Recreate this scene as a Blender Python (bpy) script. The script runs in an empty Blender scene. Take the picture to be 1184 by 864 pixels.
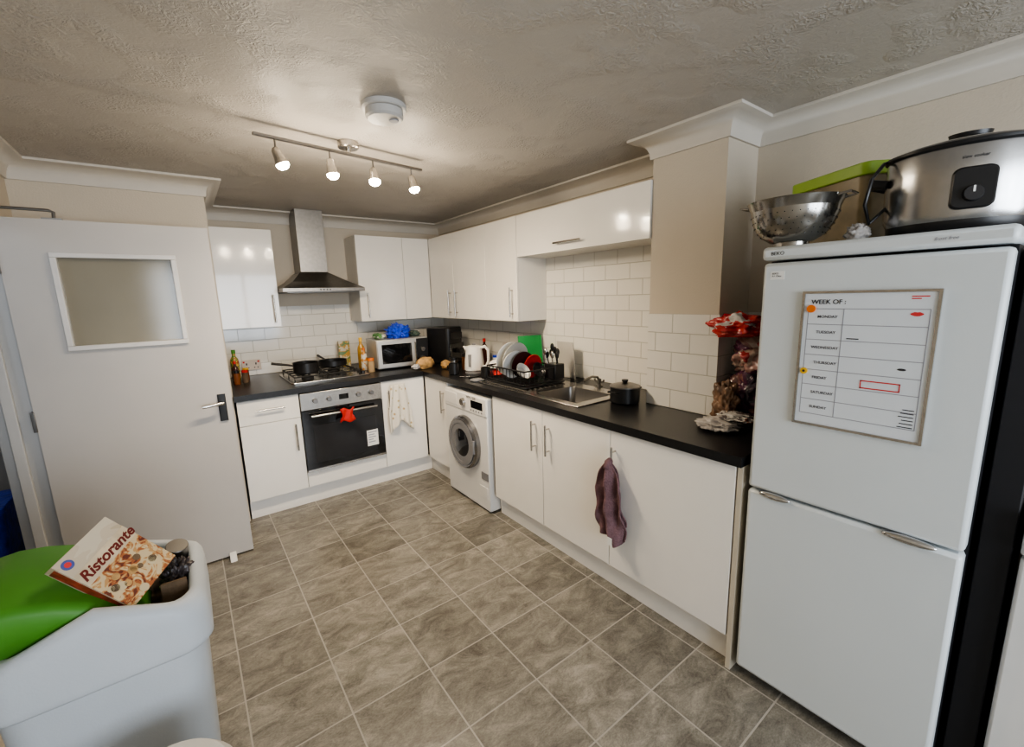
import bpy, bmesh, math, random
from mathutils import Vector, Matrix, noise
random.seed(7)
SC=bpy.context.scene
COL=SC.collection
# ---------------------------------------------------------------- materials
MATS={}
def mat(name,col,rough=.5,metal=0,var=.06,scale=8,bump=0,bscale=60,coat=0,emit=None,es=0,trans=0,alpha=1,ior=1.45):
    if name in MATS: return MATS[name]
    m=bpy.data.materials.new(name);m.use_nodes=True;nt=m.node_tree;b=nt.nodes['Principled BSDF']
    b.inputs['Roughness'].default_value=rough;b.inputs['Metallic'].default_value=metal
    b.inputs['Coat Weight'].default_value=coat;b.inputs['Transmission Weight'].default_value=trans
    b.inputs['Alpha'].default_value=alpha;b.inputs['IOR'].default_value=ior
    tc=nt.nodes.new('ShaderNodeTexCoord')
    n=nt.nodes.new('ShaderNodeTexNoise');n.inputs['Scale'].default_value=scale;n.inputs['Detail'].default_value=3
    nt.links.new(tc.outputs['Object'],n.inputs['Vector'])
    r=nt.nodes.new('ShaderNodeValToRGB')
    c=list(col)
    r.color_ramp.elements[0].position=.3;r.color_ramp.elements[1].position=.7
    r.color_ramp.elements[0].color=[max(0,x*(1-var)) for x in c]+[1]
    r.color_ramp.elements[1].color=[min(1,x*(1+var)) for x in c]+[1]
    nt.links.new(n.outputs['Fac'],r.inputs['Fac']);nt.links.new(r.outputs['Color'],b.inputs['Base Color'])
    if bump:
        n2=nt.nodes.new('ShaderNodeTexNoise');n2.inputs['Scale'].default_value=bscale;n2.inputs['Detail'].default_value=4
        nt.links.new(tc.outputs['Object'],n2.inputs['Vector'])
        bp=nt.nodes.new('ShaderNodeBump');bp.inputs['Strength'].default_value=bump;bp.inputs['Distance'].default_value=.01
        nt.links.new(n2.outputs['Fac'],bp.inputs['Height']);nt.links.new(bp.outputs['Normal'],b.inputs['Normal'])
    if emit:
        b.inputs['Emission Color'].default_value=list(emit)+[1];b.inputs['Emission Strength'].default_value=es
    MATS[name]=m;return m
def patchmat(name,cols,scale=14,rough=.35,dist=1.0,bump=.4,bscale=35,coat=0):
    m=bpy.data.materials.new(name);m.use_nodes=True;nt=m.node_tree;b=nt.nodes['Principled BSDF'];L=nt.links
    b.inputs['Coat Weight'].default_value=coat
    tc=nt.nodes.new('ShaderNodeTexCoord');n=nt.nodes.new('ShaderNodeTexNoise');n.inputs['Scale'].default_value=scale;n.inputs['Detail'].default_value=2;n.inputs['Distortion'].default_value=dist
    L.new(tc.outputs['Object'],n.inputs['Vector'])
    r=nt.nodes.new('ShaderNodeValToRGB');r.color_ramp.interpolation='CONSTANT'
    e=r.color_ramp.elements;k=len(cols)
    e[0].position=0;e[0].color=cols[0]+(1,);e[1].color=cols[1]+(1,)
    e[1].position=.40
    for i in range(2,k):
        x=e.new(.40+.22*(i-1)/(k-1));x.color=cols[i]+(1,)
    L.new(n.outputs['Fac'],r.inputs[0]);L.new(r.outputs[0],b.inputs['Base Color']);b.inputs['Roughness'].default_value=rough
    n2=nt.nodes.new('ShaderNodeTexNoise');n2.inputs['Scale'].default_value=bscale;L.new(tc.outputs['Object'],n2.inputs['Vector'])
    bp=nt.nodes.new('ShaderNodeBump');bp.inputs['Strength'].default_value=bump;bp.inputs['Distance'].default_value=.01
    L.new(n2.outputs['Fac'],bp.inputs['Height']);L.new(bp.outputs['Normal'],b.inputs['Normal'])
    return m
def brickmat(name,axes,bw,bh,offset,mortar,c1,c2,cm,rough,off=(0,0),bumpd=.003,streak=False,sm=.1):
    m=bpy.data.materials.new(name);m.use_nodes=True;nt=m.node_tree;b=nt.nodes['Principled BSDF'];L=nt.links
    g=nt.nodes.new('ShaderNodeNewGeometry');s=nt.nodes.new('ShaderNodeSeparateXYZ');c=nt.nodes.new('ShaderNodeCombineXYZ')
    L.new(g.outputs['Position'],s.inputs[0])
    for i in (0,1):
        a=nt.nodes.new('ShaderNodeMath');a.operation='ADD';a.inputs[1].default_value=off[i]+20*(bw if i==0 else bh)
        L.new(s.outputs[axes[i]],a.inputs[0]);L.new(a.outputs[0],c.inputs[i])
    k=nt.nodes.new('ShaderNodeTexBrick');k.offset=offset;k.squash=1
    k.inputs['Scale'].default_value=1;k.inputs['Brick Width'].default_value=bw;k.inputs['Row Height'].default_value=bh
    k.inputs['Mortar Size'].default_value=mortar;k.inputs['Mortar Smooth'].default_value=sm;k.inputs['Bias'].default_value=0
    k.inputs['Color1'].default_value=c1+(1,);k.inputs['Color2'].default_value=c2+(1,);k.inputs['Mortar'].default_value=cm+(1,)
    L.new(c.outputs[0],k.inputs['Vector'])
    out=k.outputs['Color']
    if streak:
        # directional stone mottling, shifted from tile to tile
        mp=nt.nodes.new('ShaderNodeMapping');mp.inputs['Rotation'].default_value=(0,0,math.radians(38));mp.inputs['Scale'].default_value=(1,1.8,1)
        L.new(g.outputs['Position'],mp.inputs[0])
        ad=nt.nodes.new('ShaderNodeVectorMath');ad.operation='MULTIPLY_ADD';ad.inputs[1].default_value=(90,70,60)
        L.new(k.outputs['Color'],ad.inputs[0]);L.new(mp.outputs[0],ad.inputs[2])
        def nz(sc,det,ro,di):
            n=nt.nodes.new('ShaderNodeTexNoise');n.inputs['Scale'].default_value=sc;n.inputs['Detail'].default_value=det;n.inputs['Roughness'].default_value=ro;n.inputs['Distortion'].default_value=di
            L.new(ad.outputs[0],n.inputs['Vector']);return n
        n=nz(6.5,10,.74,.7);nb=nz(110,3,.7,0)
        mixf=nt.nodes.new('ShaderNodeMath');mixf.operation='MULTIPLY_ADD';mixf.inputs[1].default_value=.25
        L.new(nb.outputs['Fac'],mixf.inputs[0])
        m2=nt.nodes.new('ShaderNodeMath');m2.operation='MULTIPLY';m2.inputs[1].default_value=.75;L.new(n.outputs['Fac'],m2.inputs[0]);L.new(m2.outputs[0],mixf.inputs[2])
        r=nt.nodes.new('ShaderNodeValToRGB');r.color_ramp.elements[0].position=.36;r.color_ramp.elements[1].position=.65
        r.color_ramp.elements[0].color=(.50,.49,.47,1);r.color_ramp.elements[1].color=(1.6,1.6,1.6,1)
        x=r.color_ramp.elements.new(.5);x.color=(.95,.95,.95,1)
        L.new(mixf.outputs[0],r.inputs[0])
        mx=nt.nodes.new('ShaderNodeMix');mx.data_type='RGBA';mx.blend_type='MULTIPLY';mx.inputs[0].default_value=1
        L.new(k.outputs['Color'],mx.inputs[6]);L.new(r.outputs[0],mx.inputs[7])
        mx2=nt.nodes.new('ShaderNodeMix');mx2.data_type='RGBA';L.new(k.outputs['Fac'],mx2.inputs[0]);L.new(mx.outputs[2],mx2.inputs[6]);mx2.inputs[7].default_value=cm+(1,)
        out=mx2.outputs[2]
    L.new(out,b.inputs['Base Color']);b.inputs['Roughness'].default_value=rough
    bp=nt.nodes.new('ShaderNodeBump');bp.invert=True;bp.inputs['Distance'].default_value=bumpd;bp.inputs['Strength'].default_value=.8
    L.new(k.outputs['Fac'],bp.inputs['Height']);L.new(bp.outputs['Normal'],b.inputs['Normal'])
    return m
def ceilmat():
    m=bpy.data.materials.new('ceiling_artex');m.use_nodes=True;nt=m.node_tree;b=nt.nodes['Principled BSDF'];L=nt.links
    g=nt.nodes.new('ShaderNodeNewGeometry')
    n=nt.nodes.new('ShaderNodeTexNoise');n.inputs['Scale'].default_value=42;n.inputs['Detail'].default_value=4;n.inputs['Distortion'].default_value=2.0
    n3=nt.nodes.new('ShaderNodeTexNoise');n3.inputs['Scale'].default_value=6;n3.inputs['Detail'].default_value=1
    L.new(g.outputs['Position'],n.inputs['Vector']);L.new(g.outputs['Position'],n3.inputs['Vector'])
    r=nt.nodes.new('ShaderNodeValToRGB');r.color_ramp.elements[0].position=.44;r.color_ramp.elements[1].position=.62
    r.color_ramp.elements[0].color=(.16,.16,.16,1)
    L.new(n3.outputs['Fac'],r.inputs[0])
    mu=nt.nodes.new('ShaderNodeMath');mu.operation='MULTIPLY';L.new(n.outputs['Fac'],mu.inputs[0]);L.new(r.outputs[0],mu.inputs[1])
    bp=nt.nodes.new('ShaderNodeBump');bp.inputs['Strength'].default_value=.75;bp.inputs['Distance'].default_value=.013
    L.new(mu.outputs[0],bp.inputs['Height']);L.new(bp.outputs['Normal'],b.inputs['Normal'])
    b.inputs['Base Color'].default_value=(.45,.42,.38,1);b.inputs['Roughness'].default_value=.5
    return m
def toweltmat():
    m=bpy.data.materials.new('tea_towel_print');m.use_nodes=True;nt=m.node_tree;b=nt.nodes['Principled BSDF'];L=nt.links
    tc=nt.nodes.new('ShaderNodeTexCoord');v=nt.nodes.new('ShaderNodeTexVoronoi');v.inputs['Scale'].default_value=22
    L.new(tc.outputs['Object'],v.inputs['Vector'])
    r=nt.nodes.new('ShaderNodeValToRGB');e=r.color_ramp.elements;e[0].position=.0;e[0].color=(.55,.20,.10,1);e[1].position=.30;e[1].color=(.74,.70,.62,1)
    x=e.new(.16);x.color=(.40,.36,.18,1);x=e.new(.24);x.color=(.66,.60,.46,1)
    L.new(v.outputs['Distance'],r.inputs[0]);L.new(r.outputs[0],b.inputs['Base Color']);b.inputs['Roughness'].default_value=.9
    return m
WHITE=mat('white_gloss_cabinet',(.82,.795,.75),.14,0,.01,coat=.3)
CARC=mat('white_carcass',(.72,.70,.66),.4,0,.02)
PAINT=mat('cream_wall_paint',(.55,.49,.405),.75,0,.03,3,.15,120)
WPAINT=mat('white_gloss_paint',(.50,.49,.475),.35,0,.02)
DOORP=mat('door_paint',(.49,.465,.44),.4,0,.03,3)
COVM=mat('coving_paint',(.56,.525,.47),.55,0,.02)
BLACKTOP=mat('black_worktop',(.012,.012,.013),.28,0,.5,300,.1,400)
STEEL=mat('brushed_steel',(.50,.48,.45),.27,1,.08,40)
CHROME=mat('polished_chrome',(.65,.65,.65),.1,1,.02)
DSTEEL=mat('dark_steel',(.25,.24,.23),.35,1,.08)
CSTEEL=mat('colander_steel',(.34,.33,.31),.2,1,.08)
BLACK=mat('black_plastic',(.012,.012,.013),.35,0,.2)
BGLASS=mat('black_glass',(.006,.006,.007),.05,0,.1,coat=.5)
IRON=mat('cast_iron',(.015,.015,.015),.6,0,.3,50,.2)
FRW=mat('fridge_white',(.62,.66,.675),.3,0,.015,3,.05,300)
FRS=mat('fridge_side_gap_shade',(.012,.012,.015),.5,0,.1)  # near-black colour carries the shade of the fridge side and the gap
WPLAS=mat('white_plastic',(.70,.69,.67),.35,0,.02)
SMOKE=mat('smoke_alarm_plastic',(.50,.49,.47),.45,0,.02)
BINW=mat('bin_pale_plastic',(.50,.535,.57),.5,0,.03,5,.06,200)
GREEN=mat('green_plastic',(.065,.235,.022),.5,0,.08,5)
GRN2=mat('green_board',(.02,.26,.06),.4,0,.08)
LIME=mat('lime_lid',(.30,.48,.06),.4,0,.06)
RED=mat('red_cloth',(.50,.02,.015),.7,0,.15,30,.3,80)
BLUE=mat('blue_plastic_bag',(.02,.06,.55),.3,0,.3,20,.5,40)
CREAM=mat('cream_panel',(.55,.49,.39),.5,0,.03)
MAUVE=mat('mauve_cloth',(.17,.095,.105),.95,0,.2,30,.7,120)
GLASS=mat('window_glass',(.24,.22,.17),.12,0,.08,2)
YEL=mat('yellow_label',(.75,.45,.03),.4,0,.15)
ORG=mat('orange_label',(.75,.18,.02),.4,0,.15)
BROWN=mat('brown_card',(.13,.085,.05),.8,0,.3,20,.2)
TAN=mat('tan_bread',(.50,.30,.12),.7,0,.35,25,.4)
PAPER=mat('white_paper',(.78,.78,.76),.6,0,.02)
BOARDW=mat('planner_white',(.66,.70,.74),.3,0,.01)
INK=mat('black_ink',(.03,.03,.035),.6)
INKG=mat('soft_black_ink',(.08,.08,.10),.6)
INKR=mat('red_ink',(.6,.05,.05),.6)
LINE=mat('grey_line',(.30,.31,.35),.6)
TUBM=mat('brown_tub',(.24,.19,.11),.3,0,.25,12)
JARC=mat('clear_jar',(.36,.33,.27),.15,0,.2,12)
BAGW=mat('white_bag',(.52,.49,.47),.3,0,.15,14,.6,30)
BAGR=patchmat('red_crisp_bag',[(.62,.60,.57),(.48,.02,.02),(.50,.03,.02),(.36,.01,.03)],6,.2,.6,.7,22,.6)
BAGC=patchmat('printed_clear_bag',[(.16,.05,.10),(.36,.20,.17),(.46,.34,.28),(.38,.05,.05)],5,.18,.5,.8,28,.6)
BAGD=patchmat('printed_wrapper',[(.12,.10,.10),(.5,.48,.45),(.60,.58,.55),(.4,.22,.16)],14,.25,.8,.6,24,.4)
ONION=patchmat('onion_net',[(.035,.018,.035),(.10,.035,.07),(.20,.09,.08)],6,.22,.6,.8,26,.5)
GREY=mat('grey_plastic',(.20,.20,.21),.4)
SOCK=mat('aged_cream_plastic',(.55,.47,.40),.4)
TOWEL=toweltmat()
BULB=mat('lit_bulb',(1,.9,.75),.4,emit=(1,.88,.68),es=160)
FLOOR=brickmat('stone_vinyl_floor',(0,1),.318,.318,0,.0032,(.172,.158,.132),(.240,.222,.188),(.37,.345,.30),.27,off=(-.32,0.1),streak=True)
TILEX=brickmat('metro_tile_side',(1,2),.2,.1,.5,.0025,(.74,.72,.67),(.76,.745,.70),(.54,.52,.47),.1,off=(.0,-.92),sm=.6,bumpd=.004)
TILEY=brickmat('metro_tile_back',(0,2),.2,.1,.5,.0025,(.74,.72,.67),(.76,.745,.70),(.54,.52,.47),.1,off=(.05,-.92),sm=.6,bumpd=.004)
CEIL=ceilmat()
# ---------------------------------------------------------------- mesh helpers
class M:
    def __init__(s,o=(0,0,0)): s.bm=bmesh.new();s.o=Vector(o)
    def v(s,p): return s.bm.verts.new(Vector(p)-s.o)
    def box(s,x0,x1,y0,y1,z0,z1):
        P=[s.v((x,y,z)) for x in (x0,x1) for y in (y0,y1) for z in (z0,z1)]
        for f in ((0,1,3,2),(4,6,7,5),(0,4,5,1),(2,3,7,6),(0,2,6,4),(1,5,7,3)): s.bm.faces.new([P[i] for i in f])
        return s
    def rings(s,R,cap=True,close=True):
        V=[[s.v(p) for p in r] for r in R];n=len(V[0])
        for a,b in zip(V,V[1:]):
            for i in range(n if close else n-1):
                j=(i+1)%n
                s.bm.faces.new((a[i],a[j],b[j],b[i]))
        if cap:
            s.bm.faces.new(V[0]);s.bm.faces.new(V[-1])
        return s
    def lathe(s,prof,c=(0,0,0),seg=32,sx=1,sy=1,cap=True):
        R=[[(c[0]+r*sx*math.cos(2*math.pi*i/seg),c[1]+r*sy*math.sin(2*math.pi*i/seg),c[2]+z) for i in range(seg)] for r,z in prof]
        return s.rings(R,cap)
    def tube(s,pts,r,seg=10,cap=True,radii=None):
        P=[Vector(p) for p in pts];R=[];u=None
        for i,p in enumerate(P):
            t=(P[min(i+1,len(P)-1)]-P[max(i-1,0)]).normalized()
            if u is None:
                u=t.orthogonal().normalized()
            else:
                u=(u-t*u.dot(t)).normalized()
            w=t.cross(u);rr=radii[i] if radii else r
            R.append([p+u*rr*math.cos(2*math.pi*k/seg)+w*rr*math.sin(2*math.pi*k/seg) for k in range(seg)])
        return s.rings(R,cap)
    def cyl(s,a,b,r,r2=None,seg=24): return s.tube([a,b],r,seg,radii=[r,r if r2 is None else r2])
    def ell(s,c,rad,n=24):
        prof=[(max(.001,math.sin(math.pi*k/12)),-math.cos(math.pi*k/12)) for k in range(13)]
        R=[[(c[0]+r*rad[0]*math.cos(2*math.pi*i/n),c[1]+r*rad[1]*math.sin(2*math.pi*i/n),c[2]+z*rad[2]) for i in range(n)] for r,z in prof]
        return s.rings(R,True)
    def blob(s,c,rad,amp=.15,freq=2.2,seed=0,sub=4,flat=True,ridge=.3):
        b=bmesh.new();bmesh.ops.create_icosphere(b,subdivisions=sub,radius=1)
        mp={}
        for v in b.verts:
            d=v.co.normalized();n=noise.noise(d*freq+Vector((seed,0,0)))+.5*noise.noise(d*freq*2.5+Vector((0,seed,0)))+ridge*abs(noise.noise(d*freq*5+Vector((0,seed,3))))
            k=1+amp*n*1.6;q=Vector((d.x*rad[0]*k,d.y*rad[1]*k,d.z*rad[2]*k))
            if flat and q.z<-rad[2]*.8: q.z=-rad[2]*.8
            mp[v]=s.v(Vector(c)+q)
        for f in b.faces: s.bm.faces.new([mp[v] for v in f.verts])
        b.free();return s
    def rprism(s,x0,x1,y0,y1,z0,z1,r=.02,seg=5,taper=0):
        R=[]
        for z,t in ((z0,taper),(z1,0)):
            ring=[]
            for cx,cy,a in ((x1-r-t,y1-r-t,0),(x0+r+t,y1-r-t,90),(x0+r+t,y0+r+t,180),(x1-r-t,y0+r+t,270)):
                for k in range(seg+1):
                    an=math.radians(a+90*k/seg);ring.append((cx+r*math.cos(an),cy+r*math.sin(an),z))
            R.append(ring)
        return s.rings(R)
    def prism(s,poly,axis,a,b):
        def P(u,v,w): return {0:(w,u,v),1:(u,w,v),2:(u,v,w)}[axis]
        return s.rings([[P(u,v,a) for u,v in poly],[P(u,v,b) for u,v in poly]])
    def grid(s,fn,nu,nv):
        V=[[s.v(fn(i/nu,j/nv)) for i in range(nu+1)] for j in range(nv+1)]
        for j in range(nv):
            for i in range(nu): s.bm.faces.new((V[j][i],V[j][i+1],V[j+1][i+1],V[j+1][i]))
        return s
    def obj(s,name,m,parent=None,bevel=0,smooth=True,ang=35,label=None,solid=0,fixn=True,rot=None,seg=2):
        bm=s.bm
        if fixn: bmesh.ops.recalc_face_normals(bm,faces=bm.faces)
        if smooth:
            for f in bm.faces: f.smooth=True
            for e in bm.edges:
                if len(e.link_faces)==2 and e.calc_face_angle(0)>math.radians(ang): e.smooth=False
        me=bpy.data.meshes.new(name);bm.to_mesh(me);bm.free()
        ob=bpy.data.objects.new(name,me);COL.objects.link(ob);me.materials.append(m)
        if parent: ob.parent=parent
        else: ob.location=s.o
        if rot: ob.rotation_euler=rot
        if solid:
            k=ob.modifiers.new('s','SOLIDIFY');k.thickness=solid;k.offset=0
        if bevel:
            k=ob.modifiers.new('b','BEVEL');k.width=bevel;k.segments=seg;k.limit_method='ANGLE';k.angle_limit=math.radians(40)
        if label: ob['label']=label
        return ob
def tag(ob,label,cat,group=None):
    ob['label']=label;ob['category']=cat
    if group: ob['group']=group
    return ob
def thing(name,label,cat,loc=(0,0,0),rot=None,group=None):
    e=bpy.data.objects.new(name,None);e.empty_display_size=.05;COL.objects.link(e);e.location=loc
    if rot: e.rotation_euler=rot
    return tag(e,label,cat,group)
def struct(ob): ob['kind']='structure';return ob
def text(parent,name,body,size,loc,mtx,m,o=(0,0,0),shear=0,align='LEFT',extr=.0004,bold=0):
    c=bpy.data.curves.new('t','FONT');c.body=body;c.size=size;c.extrude=extr;c.shear=shear;c.align_x=align;c.offset=bold
    t=bpy.data.objects.new('t',c);COL.objects.link(t);bpy.context.view_layer.update()
    dg=bpy.context.evaluated_depsgraph_get();me=bpy.data.meshes.new_from_object(t.evaluated_get(dg))
    bpy.data.objects.remove(t);me.transform(mtx.to_4x4());me.transform(Matrix.Translation(Vector(loc)-Vector(o)))
    me.materials.clear();me.materials.append(m)
    ob=bpy.data.objects.new(name,me);COL.objects.link(ob);ob.parent=parent;return ob
FX=Matrix(((0,0,-1),(-1,0,0),(0,1,0)))   # lettering on a face looking to -X
FY=Matrix(((1,0,0),(0,0,-1),(0,1,0)))    # lettering on a face looking to -Y
# ---------------------------------------------------------------- room
LX,RX,BY,NY,NX,RY,CZ=-.64,2.31,4.33,3.44,.2,-2.3,2.3
struct(M().box(-3,3,-3,5,-.1,0).obj('floor',FLOOR,smooth=False))
struct(M().box(-.8,2.5,-2.5,4.5,CZ,CZ+.1).obj('ceiling',CEIL,smooth=False))
struct(M().box(NX-.12,RX+.12,BY,BY+.12,0,CZ).obj('wall_back',PAINT,smooth=False))
struct(M().box(RX,RX+.12,RY-.1,BY,0,CZ).obj('wall_right',PAINT,smooth=False))
struct(M().box(LX-.12,NX,NY,BY,0,CZ).obj('wall_corner',PAINT,smooth=False))
struct(M().box(2.027,RX,1.061,1.448,0,CZ).obj('wall_pillar',PAINT,smooth=False))
w=M();w.box(LX-.12,LX,RY-.1,2.18,0,CZ);w.box(LX-.12,LX,2.18,3.06,2.0,CZ);w.box(LX-.12,LX,3.06,NY,0,CZ)
struct(w.obj('wall_left',PAINT,smooth=False))
w=M();w.box(LX,RX,RY-.1,RY,0,.7);w.box(LX,RX,RY-.1,RY,2.15,CZ);w.box(LX,-.35,RY-.1,RY,.7,2.15);w.box(1.75,RX,RY-.1,RY,.7,2.15)
struct(w.obj('wall_rear',PAINT,smooth=False))
w=M();w.box(-.35,1.75,RY-.08,RY-.02,.7,.76);w.box(-.35,1.75,RY-.08,RY-.02,2.09,2.15)
for x in (-.35,.32,1.02,1.69): w.box(x,x+.06,RY-.079,RY-.021,.76,2.09)
struct(w.obj('window_1',WPAINT,smooth=False))
# hallway seen through the doorway
w=M();w.box(-1.9,-1.8,1.2,4.2,0,2.4);w.box(-1.8,LX-.12,4.1,4.2,0,2.4);w.box(-1.8,LX-.12,1.2,1.3,0,2.4)
struct(w.obj('wall_hallway',WPAINT,smooth=False))
struct(M().box(-1.9,LX-.12,1.2,4.2,2.4,2.45).obj('ceiling_hallway',WPAINT,smooth=False))
c=thing('storage_crate','blue plastic storage crate standing in the hallway','crate',(-1.03,3.42,0))
M().rprism(-.15,.15,-.17,.17,0,.50,.03,taper=.02).obj('crate_body',BLUE,c)
M().rprism(-.16,.16,-.18,.18,.50,.53,.03).obj('rim',BLUE,c,bevel=.004)
# coving, mitred all the way round
poly=[(LX,RY),(RX,RY),(RX,1.061),(2.027,1.061),(2.027,1.448),(RX,1.448),(RX,BY),(NX,BY),(NX,NY),(LX,NY)]
prof=[(0,-.10),(.012,-.10),(.014,-.085)]+[(.014+.075*(1-math.cos(math.radians(a))),-.085+.07*math.sin(math.radians(a))) for a in range(15,91,15)]+[(.096,-.012),(.096,0)]
def inset(d):
    out=[];n=len(poly)
    for i in range(n):
        a,b,c=Vector(poly[i-1]),Vector(poly[i]),Vector(poly[(i+1)%n])
        e1=(b-a).normalized();e2=(c-b).normalized();n1=Vector((-e1.y,e1.x));n2=Vector((-e2.y,e2.x))
        out.append(b+(n1+n2)*d/(1+n1.dot(n2)))
    return out
w=M();w.rings([[(p.x,p.y,CZ-.0005+z) for p in inset(d)] for d,z in prof],cap=False)
struct(w.obj('trim_1',COVM,ang=50))
# door frame in the left wall
w=M();w.box(LX-.13,LX+.012,3.03,3.10,0,2.05);w.box(LX-.13,LX+.012,2.13,2.2,0,2.05);w.box(LX-.13,LX+.012,2.2,3.03,1.98,2.05)
w.box(LX-.09,LX-.05,3.005,3.03,0,1.98)
struct(w.obj('trim_2',WPAINT,bevel=.003))
# wall tiles
TZ=.921
w=M();w.box(RX-.008,RX,1.448,2.6,TZ,1.82);w.box(RX-.008,RX,2.6,BY,TZ,1.345);w.box(RX-.008,RX,.70,1.061,TZ,1.42);w.box(2.019,2.027,1.053,1.448,TZ,1.42)
struct(w.obj('trim_3',TILEX,smooth=False))
w=M();w.box(NX,RX-.008,BY-.008,BY,TZ,1.345);w.box(.65,1.29,BY-.008,BY,1.345,1.50);w.box(2.027,RX-.008,1.053,1.061,TZ,1.42)
struct(w.obj('trim_4',TILEY,smooth=False))
# ---------------------------------------------------------------- open door
D0,D1,DY=-.632,.168,3.0
d=bpy.data.objects.new('door_1',None);COL.objects.link(d);d.location=(D0,DY,0);struct(d)
o=(D0,DY,0)
wx0,wx1,wz0,wz1=-.445,-.015,1.352,1.775
w=M(o);w.box(D0,wx0,DY,DY+.04,.012,1.95);w.box(wx1,D1,DY,DY+.04,.012,1.95);w.box(wx0,wx1,DY,DY+.04,.012,wz0);w.box(wx0,wx1,DY,DY+.04,wz1,1.95)
bmesh.ops.remove_doubles(w.bm,verts=w.bm.verts,dist=.0001)
w.obj('door_leaf',DOORP,d,smooth=False)
w=M(o);f=.024
w.box(wx0-f,wx1+f,DY-.014,DY+.003,wz0-f,wz0);w.box(wx0-f,wx1+f,DY-.014,DY+.003,wz1,wz1+f);w.box(wx0-f,wx0,DY-.014,DY+.003,wz0,wz1);w.box(wx1,wx1+f,DY-.014,DY+.003,wz0,wz1)
w.obj('window_frame',mat('frame_white',(.62,.60,.58),.3),d,bevel=.003)
M(o).box(wx0,wx1,DY+.015,DY+.021,wz0,wz1).obj('glass_pane',GLASS,d,smooth=False)
w=M(o);w.rprism(.098,.138,DY-.008,DY,.86,1.02,.004)
h=w.obj('handle_plate',BLACK,d,bevel=.002,label='black door handle backplate')
w=M(o);w.tube([(.118,DY-.006,.97),(.118,DY-.05,.97),(.10,DY-.055,.97),(.02,DY-.055,.965)],.009,10)
w.obj('lever',STEEL,h)
for z in (.22,1.0,1.75):
    M(o).box(D0-.012,D0+.002,DY-.008,DY+.03,z-.05,z+.05).obj('hinge',DSTEEL,d,bevel=.002)
w=M(o);w.tube([(-.60,DY-.01,1.99),(-.44,DY+.0,1.99),(-.425,DY+.01,1.985),(-.43,DY+.02,1.945)],.007,8);w.box(-.47,-.40,DY+.002,DY+.038,1.95,1.957)
w.obj('door_closer_arm',DSTEEL,d)
w=M((.06,2.97,0));w.prism([(2.93,0),(2.998,0),(2.998,.035),(2.985,.035)],0,.04,.075)
tag(w.obj('door_stop',WPLAS,bevel=.003),'small white plastic wedge under the open door','door stop')
# ---------------------------------------------------------------- base cabinets
FXX,FYY=1.60,3.416
def bar_handle_r(par,o,y,z0,z1,x=FXX):
    w=M(o);w.tube([(x-.032,y,z0),(x-.032,y,z1)],.006,12)
    for z in (z0+.025,z1-.025): w.cyl((x-.032,y,z),(x+.001,y,z),.0045,seg=8)
    return w.obj('handle',STEEL,par,label='brushed steel bar handle')
def bar_handle_b(par,o,x,z0,z1,y=FYY,horizontal=False,x1=0):
    w=M(o)
    if horizontal:
        w.tube([(x,y-.032,z0),(x1,y-.032,z0)],.006,12)
        for xx in (x+.025,x1-.025): w.cyl((xx,y-.032,z0),(xx,y+.001,z0),.0045,seg=8)
    else:
        w.tube([(x,y-.032,z0),(x,y-.032,z1)],.006,12)
        for z in (z0+.025,z1-.025): w.cyl((x,y-.032,z),(x,y+.001,z),.0045,seg=8)
    return w.obj('handle',STEEL,par,label='brushed steel bar handle')
BL='white gloss base cabinet '
def base_r(y0,y1,doors,label,bx=2.0,sink=False):
    o=(FXX+.03,(y0+y1)/2,0);c=thing('base_cabinet',label,'cabinet',o)
    w=M(o)
    if sink:
        w.box(FXX+.02,bx,y0+.001,y1-.001,.135,.74);w.box(FXX+.02,FXX+.04,y0+.001,y1-.001,.74,.878);w.box(FXX+.04,bx,y0+.001,y0+.02,.74,.878);w.box(FXX+.04,bx,y1-.02,y1-.001,.74,.878)
    else: w.box(FXX+.02,bx,y0+.001,y1-.001,.135,.878)
    w.box(FXX+.1,bx,y0+.001,y1-.001,0,.135);w.obj('body',CARC,c,smooth=False)
    for a,b,hy in doors:
        d=M(o).box(FXX,FXX+.018,a+.0015,b-.0015,.145,.872).obj('door',WHITE,c,bevel=.0015)
        bar_handle_r(d,o,hy,.615,.80)
    return c
base_r(1.35,2.375,[(1.862,2.373,1.925),(1.35,1.860,1.80)],BL+'with two doors beneath the sink',sink=True)
base_r(.735,1.35,[(.737,1.348,1.315)],BL+'with a single wide door beside the fridge')
base_r(3.01,3.414,[(3.012,3.405,3.07)],'narrow white gloss base cabinet beside the washing machine')
# back run
o=(.41,3.43,0);c=thing('base_cabinet',BL+'with a drawer over a door','cabinet',o)
w=M(o);w.box(.215,.598,FYY+.02,4.0,.135,.878);w.box(.215,.598,FYY+.1,4.0,0,.135);w.obj('body',CARC,c,smooth=False)
d=M(o).box(.212,.597,FYY,FYY+.018,.70,.872).obj('drawer',WHITE,c,bevel=.0015);bar_handle_b(d,o,.32,.80,0,horizontal=True,x1=.50)
d=M(o).box(.212,.597,FYY,FYY+.018,.145,.697).obj('door',WHITE,c,bevel=.0015);bar_handle_b(d,o,.555,.46,.66)
o=(1.40,3.43,0);c=thing('base_cabinet',BL+'beside the oven in the corner','cabinet',o)
w=M(o);w.box(1.213,1.598,FYY+.02,4.0,.135,.878);w.box(1.213,1.598,FYY+.1,4.0,0,.135);w.obj('body',CARC,c,smooth=False)
d=M(o).box(1.214,1.592,FYY,FYY+.018,.145,.872).obj('door',WHITE,c,bevel=.0015);bar_handle_b(d,o,1.265,.615,.80)
o=(.905,3.43,0);w=M(o);w.box(.60,1.211,FYY,FYY+.018,.145,.262);w.box(.60,1.211,FYY+.1,4.0,0,.262)
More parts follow.
